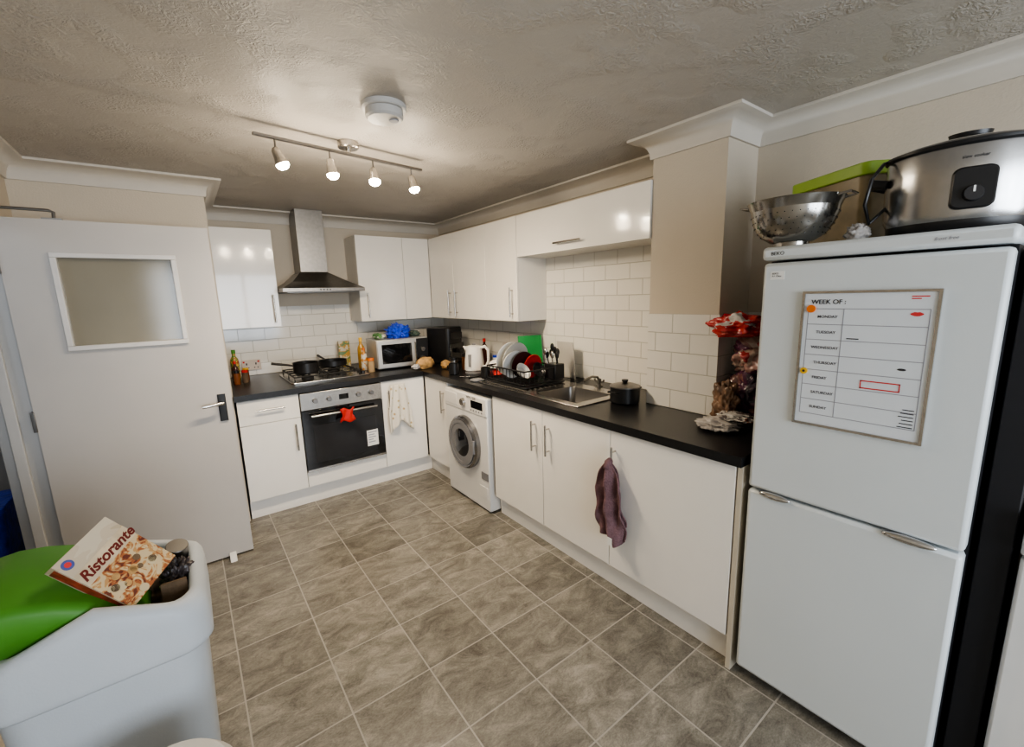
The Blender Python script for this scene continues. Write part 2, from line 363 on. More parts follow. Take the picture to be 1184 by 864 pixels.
tag(w.obj('oven_plinth_cabinet',WHITE,bevel=.0015),'white filler cabinet panel beneath the built-in oven','cabinet')
# kickboards
tag(M((1.66,1.57,0)).box(1.651,1.667,.737,2.385,0,.134).obj('kickboard',WHITE,bevel=.001),'long white kickboard beneath the sink cabinets','kickboard')
tag(M((1.66,3.2,0)).box(1.651,1.667,3.01,3.466,0,.134).obj('kickboard',WHITE,bevel=.001),'short white kickboard beneath the narrow corner cabinet','kickboard')
tag(M((.9,3.47,0)).box(.212,1.65,3.467,3.483,0,.134).obj('kickboard',WHITE,bevel=.001),'white kickboard beneath the oven run','kickboard')
tag(M((1.9,.72,0)).box(1.60,2.30,.712,.732,0,.879).obj('end_panel',CREAM,bevel=.001),'cream end panel between worktop and fridge','panel')
# worktop
w=M((1.6,2.5,.88));a,b=.88,.92
hx0,hx1,hy0,hy1=1.70,2.03,1.68,2.05
w.box(1.581,RX-.001,.712,1.06,a,b);w.box(1.581,2.018,1.06,1.449,a,b);w.box(1.581,RX-.009,1.449,hy0,a,b)
w.box(1.581,hx0,hy0,hy1,a,b);w.box(hx1,RX-.009,hy0,hy1,a,b);w.box(1.581,RX-.009,hy1,BY-.009,a,b);w.box(NX+.001,1.581,3.396,BY-.009,a,b)
bmesh.ops.remove_doubles(w.bm,verts=w.bm.verts,dist=.0001)
tag(w.obj('worktop',BLACKTOP,smooth=False),'continuous black laminate worktop running round the corner','worktop')
# ---------------------------------------------------------------- wall cabinets
UZ0,UZ1,UX,UY=1.343,2.105,2.013,4.011
WL='white gloss wall cabinet '
o=(.43,4.17,UZ0);c=thing('wall_cabinet',WL+'with a single door beside the hood','cabinet',o)
M(o).box(.222,.641,UY+.02,BY-.001,UZ0,UZ1).obj('body',CARC,c,smooth=False)
d=M(o).box(.222,.641,UY,UY+.018,UZ0,UZ1).obj('door',WHITE,c,bevel=.0015);bar_handle_b(d,o,.60,1.375,1.60,UY)
o=(1.7,4.17,UZ0);c=thing('wall_cabinet',WL+'with two doors in the corner','cabinet',o)
M(o).box(1.301,RX-.001,UY+.02,BY-.001,UZ0,UZ1).obj('body',CARC,c,smooth=False)
d=M(o).box(1.301,1.738,UY,UY+.018,UZ0,UZ1).obj('door',WHITE,c,bevel=.0015);bar_handle_b(d,o,1.37,1.375,1.60,UY)
M(o).box(1.741,2.010,UY,UY+.018,UZ0,UZ1).obj('door',WHITE,c,bevel=.0015)
o=(2.17,3.5,UZ0);c=thing('wall_cabinet',WL+'with paired doors above the kettle','cabinet',o)
M(o).box(UX+.02,RX-.001,3.02,UY+.018,UZ0,UZ1).obj('body',CARC,c,smooth=False)
d=M(o).box(UX,UX+.018,3.552,UY-.003,UZ0,UZ1).obj('door',WHITE,c,bevel=.0015);bar_handle_r(d,o,3.61,1.375,1.60,UX)
d=M(o).box(UX,UX+.018,3.022,3.549,UZ0,UZ1).obj('door',WHITE,c,bevel=.0015);bar_handle_r(d,o,3.49,1.375,1.60,UX)
o=(2.17,2.8,UZ0);c=thing('wall_cabinet',WL+'with one door above the dish rack','cabinet',o)
M(o).box(UX+.02,RX-.001,2.60,3.018,UZ0,UZ1).obj('body',WHITE,c,smooth=False)
d=M(o).box(UX,UX+.018,2.60,3.018,UZ0,UZ1).obj('door',WHITE,c,bevel=.0015);bar_handle_r(d,o,2.655,1.375,1.60,UX)
o=(2.17,2.0,1.813);c=thing('wall_cabinet','white gloss bridging cabinet with flap door above the sink','cabinet',o)
M(o).box(UX+.02,RX-.001,1.45,2.597,1.813,UZ1).obj('body',CARC,c,smooth=False)
d=M(o).box(UX,UX+.018,1.451,2.596,1.813,UZ1).obj('flap_door',WHITE,c,bevel=.0015)
w=M(o);w.tube([(UX-.03,1.93,1.865),(UX-.03,2.17,1.865)],.006,12)
for y in (1.955,2.145): w.cyl((UX-.03,y,1.865),(UX+.001,y,1.865),.0045,seg=8)
w.obj('handle',STEEL,d,label='brushed steel bar handle')
# ---------------------------------------------------------------- extractor hood
o=(.97,4.1,1.6);c=thing('extractor_hood','stainless steel chimney extractor hood above the hob','extractor hood',o)
x0,x1,y0,y1=.648,1.294,3.83,BY-.002
w=M(o)
cx0,cx1,cy0=.845,1.065,4.08
HST=mat('hood_steel',(.27,.255,.235),.36,1,.08,40)
def sq(xa,xb,ya,yb,z): return [(xa,ya,z),(xb,ya,z),(xb,yb,z),(xa,yb,z)]
w.rings([sq(x0,x1,y0,y1,1.615),sq(x0,x1,y0,y1,1.645),sq(x0+.10,x1-.10,y0+.11,y1,1.70),sq(cx0-.015,cx1+.015,cy0-.01,y1,1.775),sq(cx0,cx1,cy0,y1,1.785)])
w.obj('canopy',HST,c,bevel=.002)
M(o).box(cx0,cx1,cy0,y1,1.785,CZ-.001).obj('chimney',HST,c,bevel=.002)
M(o).box(x0+.04,x1-.04,y0+.04,y1-.03,1.610,1.614).obj('filter',DSTEEL,c)
for k in range(4): M(o).cyl((.93+.025*k,y0+.001,1.63),(.93+.025*k,y0-.006,1.63),.006,seg=10).obj('button',BLACK,c)
# ---------------------------------------------------------------- oven
o=(.905,3.6,.28);c=thing('oven','built-in electric oven with black glass door and steel panel','oven',o)
M(o).box(.616,1.195,3.44,3.98,.265,.872).obj('body',DSTEEL,c,smooth=False)
M(o).box(.602,1.209,3.395,3.438,.745,.872).obj('control_panel',STEEL,c,bevel=.002)
dd=M(o).box(.602,1.209,3.395,3.438,.268,.74).obj('door',BGLASS,c,bevel=.002)
M(o).box(.67,1.14,3.392,3.3955,.33,.62).obj('window',mat('oven_window',(.02,.02,.022),.08),dd)
M(o).box(.603,1.208,3.391,3.396,.268,.285).obj('trim_strip',STEEL,dd)
w=M(o);w.tube([(.66,3.355,.70),(1.15,3.355,.70)],.009,12)
for x in (.69,1.12): w.cyl((x,3.355,.70),(x,3.396,.70),.006,seg=8)
w.obj('handle',STEEL,dd)
for x in (.70,.80,1.02,1.12):
    M(o).cyl((x,3.396,.81),(x,3.368,.81),.02,.017,20).obj('knob',DSTEEL,c,bevel=.002)
M(o).box(.875,.945,3.393,3.396,.79,.83).obj('clock_display',BGLASS,c)
M(o).box(1.06,1.15,3.391,3.3955,.37,.50).obj('energy_label',PAPER,dd)
w=M(o)
for k,(a,b) in enumerate(((.00,.07),(.0,.05),(.0,.06),(.0,.04),(0,.055))): w.box(1.07,1.07+b,3.3895,3.391,.478-.02*k,.486-.02*k)
w.obj('label_print',LINE,dd)
# red pot holder over handle
o=(.90,3.34,.66)
w=M(o)
def fn(u,v):
    hw_=.052*(1-.25*math.sin(math.pi*v)+ (.12 if v>.6 else 0));x=.91+(u-.5)*2*hw_; z=.722-.10*v+.010*math.sin(u*7);return (x,3.338-.006*math.sin(u*10+v*3),z)
w.grid(fn,14,10)
tag(w.obj('pot_holder',RED,solid=.010),'red fabric pot holder hanging over the oven handle','pot holder')
# hob
o=(.9,3.85,.92);c=thing('gas_hob','stainless steel four-burner gas hob set in the worktop','hob',o)
w=M(o);w.rprism(.59,1.19,3.56,4.12,.9205,.93,.02);w.obj('hob_plate',STEEL,c,bevel=.002)
for x,y,r in ((.735,3.72,.045),(1.0,3.72,.035),(.735,3.97,.035),(1.0,3.97,.05)):
    M(o).lathe([(r,0),(r,.012),(r*.8,.014),(r*.8,.022),(r*.1,.024)],(x,y,.93)).obj('burner',IRON,c)
for gx0,gx1 in ((.62,.855),(.875,1.11)):
    w=M(o);z=.965
    for y in (3.60,3.845,4.09): w.tube([(gx0,y,.93),(gx0,y,z),(gx1,y,z),(gx1,y,.93)],.006,6)
    for x in (gx0,gx1): w.tube([(x,3.60,z),(x,4.09,z)],.006,6)
    cx=(gx0+gx1)/2
    for y in (3.72,3.97):
        for dx,dy in ((1,0),(-1,0),(0,1),(0,-1)): w.tube([(cx+dx*.118,y+dy*.12,z),(cx+dx*.03,y+dy*.03,z+.003)],.005,6)
    w.obj('pan_support',IRON,c)
for k in range(4): M(o).lathe([(.02,0),(.017,.02),(.002,.021)],(1.15,3.64+.1*k,.93),16).obj('knob',BLACK,c)
def pan(name,label,x,y,z,r,h,ang,hl=.17,m=BLACK,lid=False,two=False):
    o=(x,y,z);c=thing(name,label,'pan',o)
    M().lathe([(r*.88,0),(r,.01),(r,h),(r+.004,h+.003),(r-.004,h),(r-.006,.012),(.001,.008)]).obj('pan_body',m,c)
    if two:
        for s in (1,-1):
            M().tube([(s*r,-.03,h*.8),(s*(r+.03),-.025,h*.82),(s*(r+.03),.025,h*.82),(s*r,.03,h*.8)],.006,8).obj('handle',m,c)
    else:
        ca,sa=math.cos(ang),math.sin(ang)
        M().tube([(ca*r*.95,sa*r*.95,h*.8),(ca*(r+.04),sa*(r+.04),h*.95),(ca*(r+hl),sa*(r+hl),h+.02)],.009,8,radii=[.006,.008,.011]).obj('handle',BLACK,c)
    if lid:
        l=M().lathe([(r+.003,h+.002),(r+.003,h+.008),(r*.7,h+.018),(r*.2,h+.024),(.001,h+.025)]).obj('lid',DSTEEL,c)
        M().lathe([(.008,h+.022),(.018,h+.035),(.018,h+.042),(.001,h+.044)],seg=16).obj('knob',BLACK,l)
    return c
pan('saucepan','black saucepan with long handle on the hob',.735,3.74,.9725,.095,.085,math.radians(185),.15)
pan('frying_pan','black frying pan on the hob by the microwave',1.0,3.98,.9725,.12,.05,math.radians(100))
pan('stock_pot','black lidded pot on the worktop beside the sink',1.94,1.535,.921,.082,.09,0,lid=True,two=True)
# ---------------------------------------------------------------- washing machine
y0,y1,wx=2.405,2.995,1.572
o=(1.85,2.7,0);c=thing('washing_machine','white front-loading washing machine beneath the worktop','washing machine',o)
w=M(o);w.box(wx,2.1,y0,y1,.015,.845);w.obj('body',WPLAS,c,bevel=.008)
for x in (1.62,2.05):
    for y in (2.46,2.94): M(o).cyl((x,y,0),(x,y,.02),.02,seg=12).obj('foot',BLACK,c)
M(o).box(wx-.006,wx+.002,y0+.005,y1-.005,.715,.84).obj('control_panel',WPLAS,c,bevel=.004)
M(o).box(wx-.010,wx-.004,2.80,2.98,.735,.825).obj('detergent_drawer',WPLAS,c,bevel=.003)
M(o).cyl((wx-.005,2.70,.78),(wx-.03,2.70,.78),.03,.026,28).obj('programme_knob',STEEL,c,bevel=.002)
M(o).box(wx-.008,wx-.004,2.45,2.60,.755,.81).obj('display',BGLASS,c)
for k in range(5): M(o).cyl((wx-.005,2.46+.035*k,.738),(wx-.010,2.46+.035*k,.738),.006,seg=10).obj('button',GREY,c)
def latheX(w,prof,cy,cz,x,seg=48):
    return w.rings([[(x-d,cy+r*math.cos(2*math.pi*i/seg),cz+r*math.sin(2*math.pi*i/seg)) for i in range(seg)] for r,d in prof])
dr=latheX(M(o),[(.20,0),(.20,.03),(.185,.045),(.165,.04),(.16,.02),(.16,0)],2.70,.475,wx).obj('porthole_door',mat('porthole_ring',(.28,.28,.29),.25,1),c)
latheX(M(o),[(.152,.02),(.14,.03),(.09,.05),(.001,.055)],2.70,.475,wx).obj('glass',mat('porthole_glass',(.012,.013,.016),.06),dr)
latheX(M(o),[(.172,.044),(.172,.048),(.148,.048),(.148,.030)],2.70,.475,wx).obj('inner_ring',GREY,dr)
M(o).box(wx-.055,wx-.03,2.515,2.535,.43,.53).obj('handle',GREY,dr,bevel=.004)
M(o).box(wx-.003,wx+.002,2.43,2.53,.10,.19).obj('filter_flap',WPLAS,c,bevel=.002)
M(o).box(wx-.004,wx+.002,2.415,2.50,.245,.30).obj('sticker',GREY,c)
text(c,'brand_text','WM 1200',.03,(wx-.0065,2.66,.815),FX,INK,o)
# ---------------------------------------------------------------- sink and tap
o=(1.86,2.1,.92);c=thing('kitchen_sink','stainless steel inset sink with ribbed drainer','sink',o)
w=M(o);z0,z1=.9205,.927;sx0,sx1,sy0,sy1=1.655,2.12,1.63,2.62
w.box(sx0,hx0+.01,sy0,sy1,z0,z1);w.box(hx1-.01,sx1,sy0,sy1,z0,z1);w.box(hx0+.01,hx1-.01,sy0,hy0+.01,z0,z1);w.box(hx0+.01,hx1-.01,hy1-.01,sy1,z0,z1)
w.obj('rim',STEEL,c,bevel=.0015)
w=M(o)
R=[]
for (ins,z) in ((.01,.927),(.012,.92),(.02,.79),(.05,.775)):
    ring=[]
    for cx,cy,a in ((hx1-ins-.04,hy1-ins-.04,0),(hx0+ins+.04,hy1-ins-.04,90),(hx0+ins+.04,hy0+ins+.04,180),(hx1-ins-.04,hy0+ins+.04,270)):
        for k in range(6):
            an=math.radians(a+18*k);ring.append((cx+.04*math.cos(an),cy+.04*math.sin(an),z))
    R.append(ring)
V=[[w.v(p) for p in r] for r in R]
for q,r in zip(V,V[1:]):
    for i in range(24): w.bm.faces.new((q[i],q[(i+1)%24],r[(i+1)%24],r[i]))
w.bm.faces.new(V[-1]);w.obj('basin',DSTEEL,c,ang=60)
M(o).lathe([(.03,0),(.03,.004),(.02,.003),(.001,.002)],(1.865,1.865,.776)).obj('drain',CHROME,c)
for k in range(9): M(o).tube([(1.70+.042*k,2.12,.928),(1.70+.042*k,2.58,.928)],.004,6).obj('drainer_rib',STEEL,c)
o=(2.17,1.93,.921);c=thing('mixer_tap','low steel mixer tap behind the sink','tap',o)
M().lathe([(.024,0),(.022,.010),(.014,.016),(.014,.05),(.001,.055)]).obj('tap_body',DSTEEL,c)
M().tube([(0,0,.04),(-.02,0,.065),(-.07,0,.075),(-.14,-.01,.065),(-.16,-.01,.055)],.008,12).obj('spout',DSTEEL,c)
for s in (1,-1): M().tube([(0,s*.01,.03),(0,s*.035,.035),(0,s*.04,.048)],.006,10).obj('lever',DSTEEL,c)
# ---------------------------------------------------------------- fridge freezer
FX0,fy0,fy1=1.593,.126,.690
o=(1.9,.41,0);c=thing('fridge_freezer','tall white fridge freezer with curved chrome grips','fridge freezer',o)
M(o).box(1.655,2.25,fy0,fy1,.03,1.625).obj('cabinet_body',FRS,c,smooth=False,label='fridge side with shade put into its near-black colour')  # shadow on the dark side is painted into the body colour
for x in (1.69,2.2):
    for y in (.17,.64): M(o).cyl((x,y,0),(x,y,.04),.02,seg=12).obj('foot',BLACK,c)
d1=M(o).box(FX0,1.652,fy0,fy1,.05,.806).obj('freezer_door',FRW,c,bevel=.012)
d2=M(o).box(FX0,1.652,fy0,fy1,.815,1.618).obj('fridge_door',FRW,c,bevel=.012)
M(o).box(FX0-.008,2.25,fy0-.004,fy1+.004,1.626,1.67).obj('top_panel',FRW,c,bevel=.012)
for ya,yb in ((.545,.65),(.175,.30)):
    w=M(o);w.ell((FX0-.004,(ya+yb)/2,.806),(.012,(yb-ya)/2,.013));w.obj('handle',CHROME,d2,label='oval chrome door grip')
text(c,'brand_text','BEKO',.016,(FX0-.0085,.665,1.642),FX,INK,o)
text(c,'brand_text','frost free',.012,(FX0-.0085,.27,1.645),FX,LINE,o,shear=.3)
s_=M(o).box(FX0-.001,FX0+.001,.622,.665,1.563,1.59).obj('sticker',PAPER,d2)
text(s_,'sticker_print','BEKO\nA+ Class',.008,(FX0-.0012,.66,1.580),FX,INK,o)
# whiteboard planner
o=(FX0-.006,.40,1.105);c=thing('weekly_planner','magnetic whiteboard weekly planner stuck to the fridge door','whiteboard',o)
ya,yb,za,zb=.245,.553,1.10,1.515;X=FX0-.004
M(o).box(X-.004,X+.0035,ya,yb,za,zb).obj('board',BOARDW,c,bevel=.001)
w=M(o);t=.007
w.box(X-.008,X+.003,ya-t,yb+t,zb,zb+t);w.box(X-.008,X+.003,ya-t,yb+t,za-t,za);w.box(X-.008,X+.003,yb,yb+t,za,zb);w.box(X-.008,X+.003,ya-t,ya,za,zb)
w.obj('frame',STEEL,c)
w=M(o);XL=X-.0045
rows=[1.468-.048*k for k in range(8)]
for z in rows: w.box(XL,XL+.0006,ya+.012,yb-.012,z-.0011,z+.0011)
for y in (yb-.012,.448,ya+.012): w.box(XL,XL+.0006,y-.0011,y+.0011,rows[-1],rows[0])
w.obj('grid_lines',LINE,c)
text(c,'planner_title','WEEK OF :',.019,(XL,.535,1.483),FX,INK,o,bold=.0003)
for k,dn in enumerate(('MONDAY','TUESDAY','WEDNESDAY','THURSDAY','FRIDAY','SATURDAY','SUNDAY')):
    text(c,'day_name',dn,.0120,(XL,.515 if k!=2 else .525,rows[k]-.028),FX,INKG,o,bold=.0001)
for yy,zz,ww in ((.280,1.503,.036),(.288,1.497,.02)): M(o).box(XL-.0005,XL+.0005,yy-ww/2,yy+ww/2,zz-.0015,zz+.0015).obj('red_underline',INKR,c)
w=M(o)
for (r,s) in ((1.2555,1.259),(1.234,1.2375)): w.box(XL-.001,XL+.0005,.298,.390,r,s)
for p in (.298,.387): w.box(XL-.001,XL+.0005,p,p+.003,1.234,1.259)
bmesh.ops.remove_doubles(w.bm,verts=w.bm.verts,dist=.002)
w.obj('red_note_box',INKR,c,smooth=False)
w=M(o);w.rings([[(XL-dx,.283+s*.014*math.cos(t_*math.pi/8)*(1),1.455+s*.006*math.sin(t_*math.pi/8)*(1 if t_ in (3,5,11,12,13) else .8)) for t_ in range(16)] for dx,s in ((0,1),(.0006,1))]);w.obj('lips_doodle',INKR,c)
M(o).cyl((X-.004,.533,1.468),(X-.010,.533,1.468),.012,seg=20).obj('magnet',ORG,c)
M(o).cyl((X-.004,.538,1.270),(X-.010,.538,1.270),.010,seg=20).obj('magnet',YEL,c)
M(o).cyl((X-.010,.538,1.270),(X-.0105,.538,1.270),.004,seg=12).obj('magnet_centre',INK,c)
M(o).ell((XL,.300,1.30),(.001,.010,.0035),12).obj('doodle',INK,c)
for k in range(6): M(o).box(XL-.0005,XL+.0005,.262,.295-.004*(k%3),1.136+.010*k,1.1385+.010*k).obj('handwriting_line',INK,c)
M(o).box(XL-.0005,XL+.0005,.405,.435,1.378,1.381).obj('handwriting_line',INK,c)
# added black panel standing in for gap shade, and neighbouring white appliance
tag(M((1.98,.08,0)).box(1.70,2.25,.048,.112,0,1.62).obj('gap_shade_panel',FRS,bevel=.003),'added near-black panel standing in for gap shade beside the fridge','panel')
o=(2.0,-.2,0);c=thing('tumble_dryer','second white appliance standing near the fridge','appliance',o)
M(o).box(1.70,2.25,-.53,.030,.02,.94).obj('body',WPLAS,c,bevel=.01)
M(o).box(1.66,1.70,-.53,.034,.83,.94).obj('control_panel',WPLAS,c,bevel=.008)
M(o).box(1.668,1.702,-.528,.032,.03,.82).obj('front_panel',WPLAS,c,bevel=.008)
M(o).box(1.72,2.2,-.50,.01,0,.03).obj('base',BLACK,c)
# ---------------------------------------------------------------- on the fridge
FT=1.671
rz=math.radians(16)
o=(1.80,.262,FT);c=thing('slow_cooker','oval stainless steel slow cooker with black lid and dial','slow cooker',o,rot=(0,0,rz))
A,Bq=.14,.170
CK=mat('cooker_steel',(.46,.46,.46),.24,1,.06,30)
M().lathe([(.86,0),(.92,.012),(.93,.03)],sx=A,sy=Bq,seg=48).obj('base',BLACK,c)
M().lathe([(.93,.03),(.985,.05),(1.0,.16),(1.0,.205),(.985,.213),(.9,.213)],sx=A,sy=Bq,seg=48).obj('steel_casing',CK,c)
M().lathe([(.99,.213),(1.03,.218),(1.03,.225),(.9,.228)],sx=A,sy=Bq,seg=48).obj('pot_rim',BLACK,c)
l=M().lathe([(.96,.228),(.9,.234),(.6,.246),(.25,.251),(.01,.252)],sx=A,sy=Bq,seg=48).obj('lid',mat('smoked_lid',(.05,.05,.05),.08,coat=.6),c)
M().lathe([(.012,.250),(.028,.260),(.03,.270),(.001,.274)],sx=1,sy=1.5,seg=20).obj('knob',BLACK,l)
for s in (1,-1): M().tube([(-.04,s*(Bq-.004),.155),(-.03,s*(Bq+.028),.165),(.03,s*(Bq+.028),.165),(.04,s*(Bq-.004),.155)],.012,10).obj('handle',BLACK,c)
w=M();R=[]
for dx,k_ in ((.03,1),(-.006,1),(-.010,.92)):
    ring=[]
    for cx,cz,a in ((.022,.045,0),(-.022,.045,90),(-.022,-.045,180),(.022,-.045,270)):
        for q in range(6):
            an=math.radians(a+18*q);ring.append((-A+dx,(cx+.02*math.cos(an))*k_-.0,.105+(cz+.02*math.sin(an))*k_*.8))
    R.append(ring)
pnl=w.rings(R).obj('control_panel',BLACK,c)
M().cyl((-A-.01,-.0,.09),(-A-.022,-.0,.09),.021,.018,20).obj('dial',mat('dial_black',(.03,.03,.033),.25),pnl)
M().box(-A-.0228,-A-.0218,-.002,.002,.092,.107).obj('dial_pointer',PAPER,pnl)
text(c,'brand_text','slow cooker',.010,(-A-.0015,.028,.180),FX,INK)
cab=M().tube([(-.02,.155,.10),(-.04,.20,.05),(-.08,.215,.10),(-.08,.205,.17),(-.04,.18,.215),(.02,.155,.232)],.005,8).obj('power_cable',BLACK,c)
# colander
o=(1.66,.635,FT);c=thing('colander','stainless steel colander with two loop handles on the fridge','colander',o)
M().lathe([(.05,0),(.05,.012),(.062,.014),(.092,.034),(.112,.062),(.124,.098),(.130,.142),(.139,.144),(.135,.138),(.120,.098),(.108,.064),(.088,.038),(.05,.018),(.001,.016)],seg=48).obj('bowl',CSTEEL,c)
w=M()
for ring,(r,z,n) in enumerate(((.0925,.034,26),(.103,.047,30),(.1125,.063,34),(.1185,.080,36),(.1245,.099,38))):
    for k in range(n):
        a=2*math.pi*(k+.5*(ring%2))/n;ca,sa=math.cos(a),math.sin(a)
        w.cyl((ca*(r-.001),sa*(r-.001),z),(ca*(r+.0012),sa*(r+.0012),z-.0003),.0016,seg=6)
hl_=w.obj('holes',BLACK,c);hl_['kind']='stuff'
for s in (1,-1):
    M().tube([(-.035,s*.13,.138),(-.03,s*.160,.143),(.03,s*.160,.143),(.035,s*.13,.138)],.004,8).obj('handle',CSTEEL,c)
# tubs
o=(2.04,.585,FT);c=thing('food_tub','tall brownish storage tub with lime green lid','tub',o,rot=(0,math.radians(-3),math.radians(-30)))
w=M();w.rprism(-.10,.10,-.155,.155,.006,.235,.03,taper=.008);w.obj('tub_body',TUBM,c)
w=M();w.rprism(-.112,.112,-.172,.172,.232,.272,.03);w.obj('lid',LIME,c,bevel=.004)
tag(M((1.70,.46,FT+.03)).blob((1.71,.470,FT+.024),(.032,.028,.028),.3,3,5).obj('plastic_bag',BAGW,ang=180),'crumpled white plastic bag between colander and slow cooker','bag')
# ---------------------------------------------------------------- worktop end by the fridge
WT=.9205
tag(M((2.10,.93,WT)).blob((2.13,.92,WT+.11),(.10,.11,.125),.2,2.0,2,5,ridge=.4).obj('food_bag',ONION,ang=180),'dark purple net bag of onions on the worktop','bag')
tag(M((2.10,.93,WT)).blob((2.13,.91,WT+.30),(.09,.10,.09),.28,1.8,4,5,ridge=.5).obj('food_bag',BAGC,ang=180),'crumpled pinkish printed plastic bag on the onions','bag')
tag(M((2.10,.93,WT)).blob((1.99,.985,WT+.085),(.045,.055,.10),.28,2,14,5,ridge=.5).obj('food_packet',mat('brown_packet',(.22,.13,.08),.25,0,.5,12,.5,30,.4),ang=180),'upright brown plastic food packet against the pillar','packet')
tag(M((2.05,.95,WT)).blob((2.03,.965,WT+.445),(.09,.115,.055),.3,1.8,8,5,ridge=.4).obj('crisp_packet',BAGR,ang=180),'shiny red and white crisp packet on top','packet')
tag(M((1.95,.9,WT)).blob((1.88,.95,WT+.018),(.085,.085,.020),.3,2.5,3,5,ridge=.6).obj('plastic_wrapper',BAGW,ang=180),'crumpled clear and white plastic wrapper','wrapper')
tag(M((1.95,.9,WT)).blob((1.90,.89,WT+.058),(.05,.07,.018),.25,2.5,13,5).obj('food_packet',BAGD,ang=180),'flat printed packet lying on the wrapper','packet')
# ---------------------------------------------------------------- worktop items, back corner
def bottle(label,x,y,r,h,m,capm,z=WT,neck=True):
    c=thing('bottle' if neck else 'jar',label,'bottle' if neck else 'jar',(x,y,z))
    if neck:
        M().lathe([(r*.9,0),(r,.005),(r,h*.6),(r*.85,h*.7),(r*.4,h*.8),(r*.38,h*.88),(.001,h*.885)],seg=20).obj('bottle_body',m,c)
        M().lathe([(r*.45,h*.88),(r*.45,h),(.001,h)],seg=16).obj('cap',capm,c)
    else:
        M().lathe([(r*.95,0),(r,.004),(r,h*.8),(.001,h*.82)],seg=20).obj('jar_body',m,c)
        M().lathe([(r*.98,h*.82),(r*.98,h),(.001,h)],seg=20).obj('lid',capm,c)
SPC=patchmat('spice_label',[(.45,.06,.02),(.25,.10,.03),(.6,.4,.08),(.05,.15,.03)],30)
AMB=mat('amber_jar',(.18,.06,.02),.2)
DBOT=mat('dark_bottle',(.05,.015,.01),.15)
bottle('tall bottle with red and yellow label',.285,4.12,.032,.25,SPC,GREEN)
bottle('small brown spice jar with red lid',.33,3.95,.022,.10,BROWN,RED,neck=False)
bottle('small spice jar with black lid',.27,3.90,.022,.11,AMB,BLACK,neck=False)
bottle('small spice jar with yellow lid',.35,4.08,.022,.10,AMB,YEL,neck=False)
bottle('sauce bottle with dark body and red cap',.275,4.01,.025,.17,DBOT,RED)
OIL=mat('oil',(.45,.25,.04),.1,coat=.4)
bottle('golden cooking oil bottle with yellow cap',1.26,3.98,.033,.28,OIL,YEL)
bottle('white squeezy bottle with orange label',1.235,3.84,.028,.20,patchmat('squeezy_label',[(.6,.57,.5),(.6,.57,.5),(.55,.25,.05)],22),ORG)
bottle('small glass jar with orange lid',1.245,3.70,.028,.12,mat('oil2',(.4,.28,.16),.15),ORG,neck=False)
o=(1.17,4.20,WT);c=thing('cereal_packet','tall white and yellow food packet by the hob','packet',o)
M().rprism(-.05,.05,-.02,.02,0,.24,.004).obj('packet_body',patchmat('packet_print',[(.5,.46,.34),(.5,.46,.34),(.45,.26,.05),(.12,.2,.08)],16),c)
# double socket
o=(.415,BY-.012,1.01);c=thing('wall_socket','cream double electrical wall socket on the tiles','socket',o)
w=M(o);w.box(.345,.49,BY-.022,BY-.0085,.965,1.055);w.obj('faceplate',SOCK,c,bevel=.003)
for x in (.382,.452):
    w=M(o);w.box(x-.005,x+.005,BY-.0235,BY-.0215,1.012,1.03)
    w.obj('earth_hole',BLACK,c)
    for dx in (-.013,.013): M(o).box(x+dx-.005,x+dx+.005,BY-.0235,BY-.0215,.985,.993).obj('pin_hole',BLACK,c)
for x in (.362,.472): M(o).box(x-.007,x+.007,BY-.025,BY-.0215,1.032,1.046).obj('switch',RED,c)
# microwave
o=(1.55,3.85,WT);c=thing('microwave','silver microwave oven with black glass door in the corner','microwave',o,rot=(0,0,math.radians(-4)))
MWS=mat('microwave_silver',(.55,.54,.52),.35,.6,.03)
M().box(-.235,.235,-.17,.17,.012,.265).obj('casing',MWS,c,bevel=.004)
d=M().box(-.23,.12,-.185,-.172,.02,.258).obj('door',MWS,c,bevel=.003)
M().box(-.195,.075,-.188,-.184,.055,.225).obj('window',BGLASS,d)
w=M();w.tube([(.105,-.186,.05),(.105,-.205,.06),(.105,-.205,.22),(.105,-.186,.23)],.006,8);w.obj('handle',CHROME,d)
M().box(.125,.232,-.182,-.171,.02,.258).obj('control_panel',BLACK,c,bevel=.002)
for z in (.08,.16): M().cyl((.18,-.182,z),(.18,-.2,z),.022,.019,20).obj('dial',STEEL,c)
for x in (-.2,.2):
    for y in (-.14,.14): M().cyl((x,y,0),(x,y,.014),.012,seg=10).obj('foot',BLACK,c)
MZ=WT+.266
tag(M((1.5,3.85,MZ)).blob((1.56,3.82,MZ+.05),(.09,.08,.062),.35,3,21,5,ridge=.6).obj('plastic_bag',BLUE,ang=180),'bright blue crumpled plastic bag on the microwave','bag')
tag(M((1.4,3.85,MZ)).blob((1.39,3.86,MZ+.022),(.045,.08,.026),.25,3,22).obj('food_packet',patchmat('green_packet',[(.05,.15,.05),(.1,.25,.08),(.6,.6,.55)],20),ang=180),'green and white food packet on the microwave','packet')
tag(M((1.7,3.85,MZ)).blob((1.73,3.86,MZ+.024),(.045,.08,.028),.25,3,25).obj('food_packet',mat('dark_packet',(.06,.09,.07),.35,0,.4,20),ang=180),'dark green crumpled packet on the microwave','packet')
# air fryer
o=(1.98,3.72,WT);c=thing('air_fryer','tall black air fryer on the corner worktop','air fryer',o,rot=(0,0,math.radians(25)))
w=M();w.rprism(-.12,.12,-.14,.14,0,.34,.05);w.obj('casing',BLACK,c,bevel=.012)
M().box(-.11,.11,-.146,-.138,.04,.19).obj('drawer',BGLASS,c,bevel=.006)
M().box(-.02,.02,-.19,-.144,.10,.14).obj('handle',BLACK,c,bevel=.006)
M().box(-.09,.09,-.1435,-.139,.23,.29).obj('display',BGLASS,c)
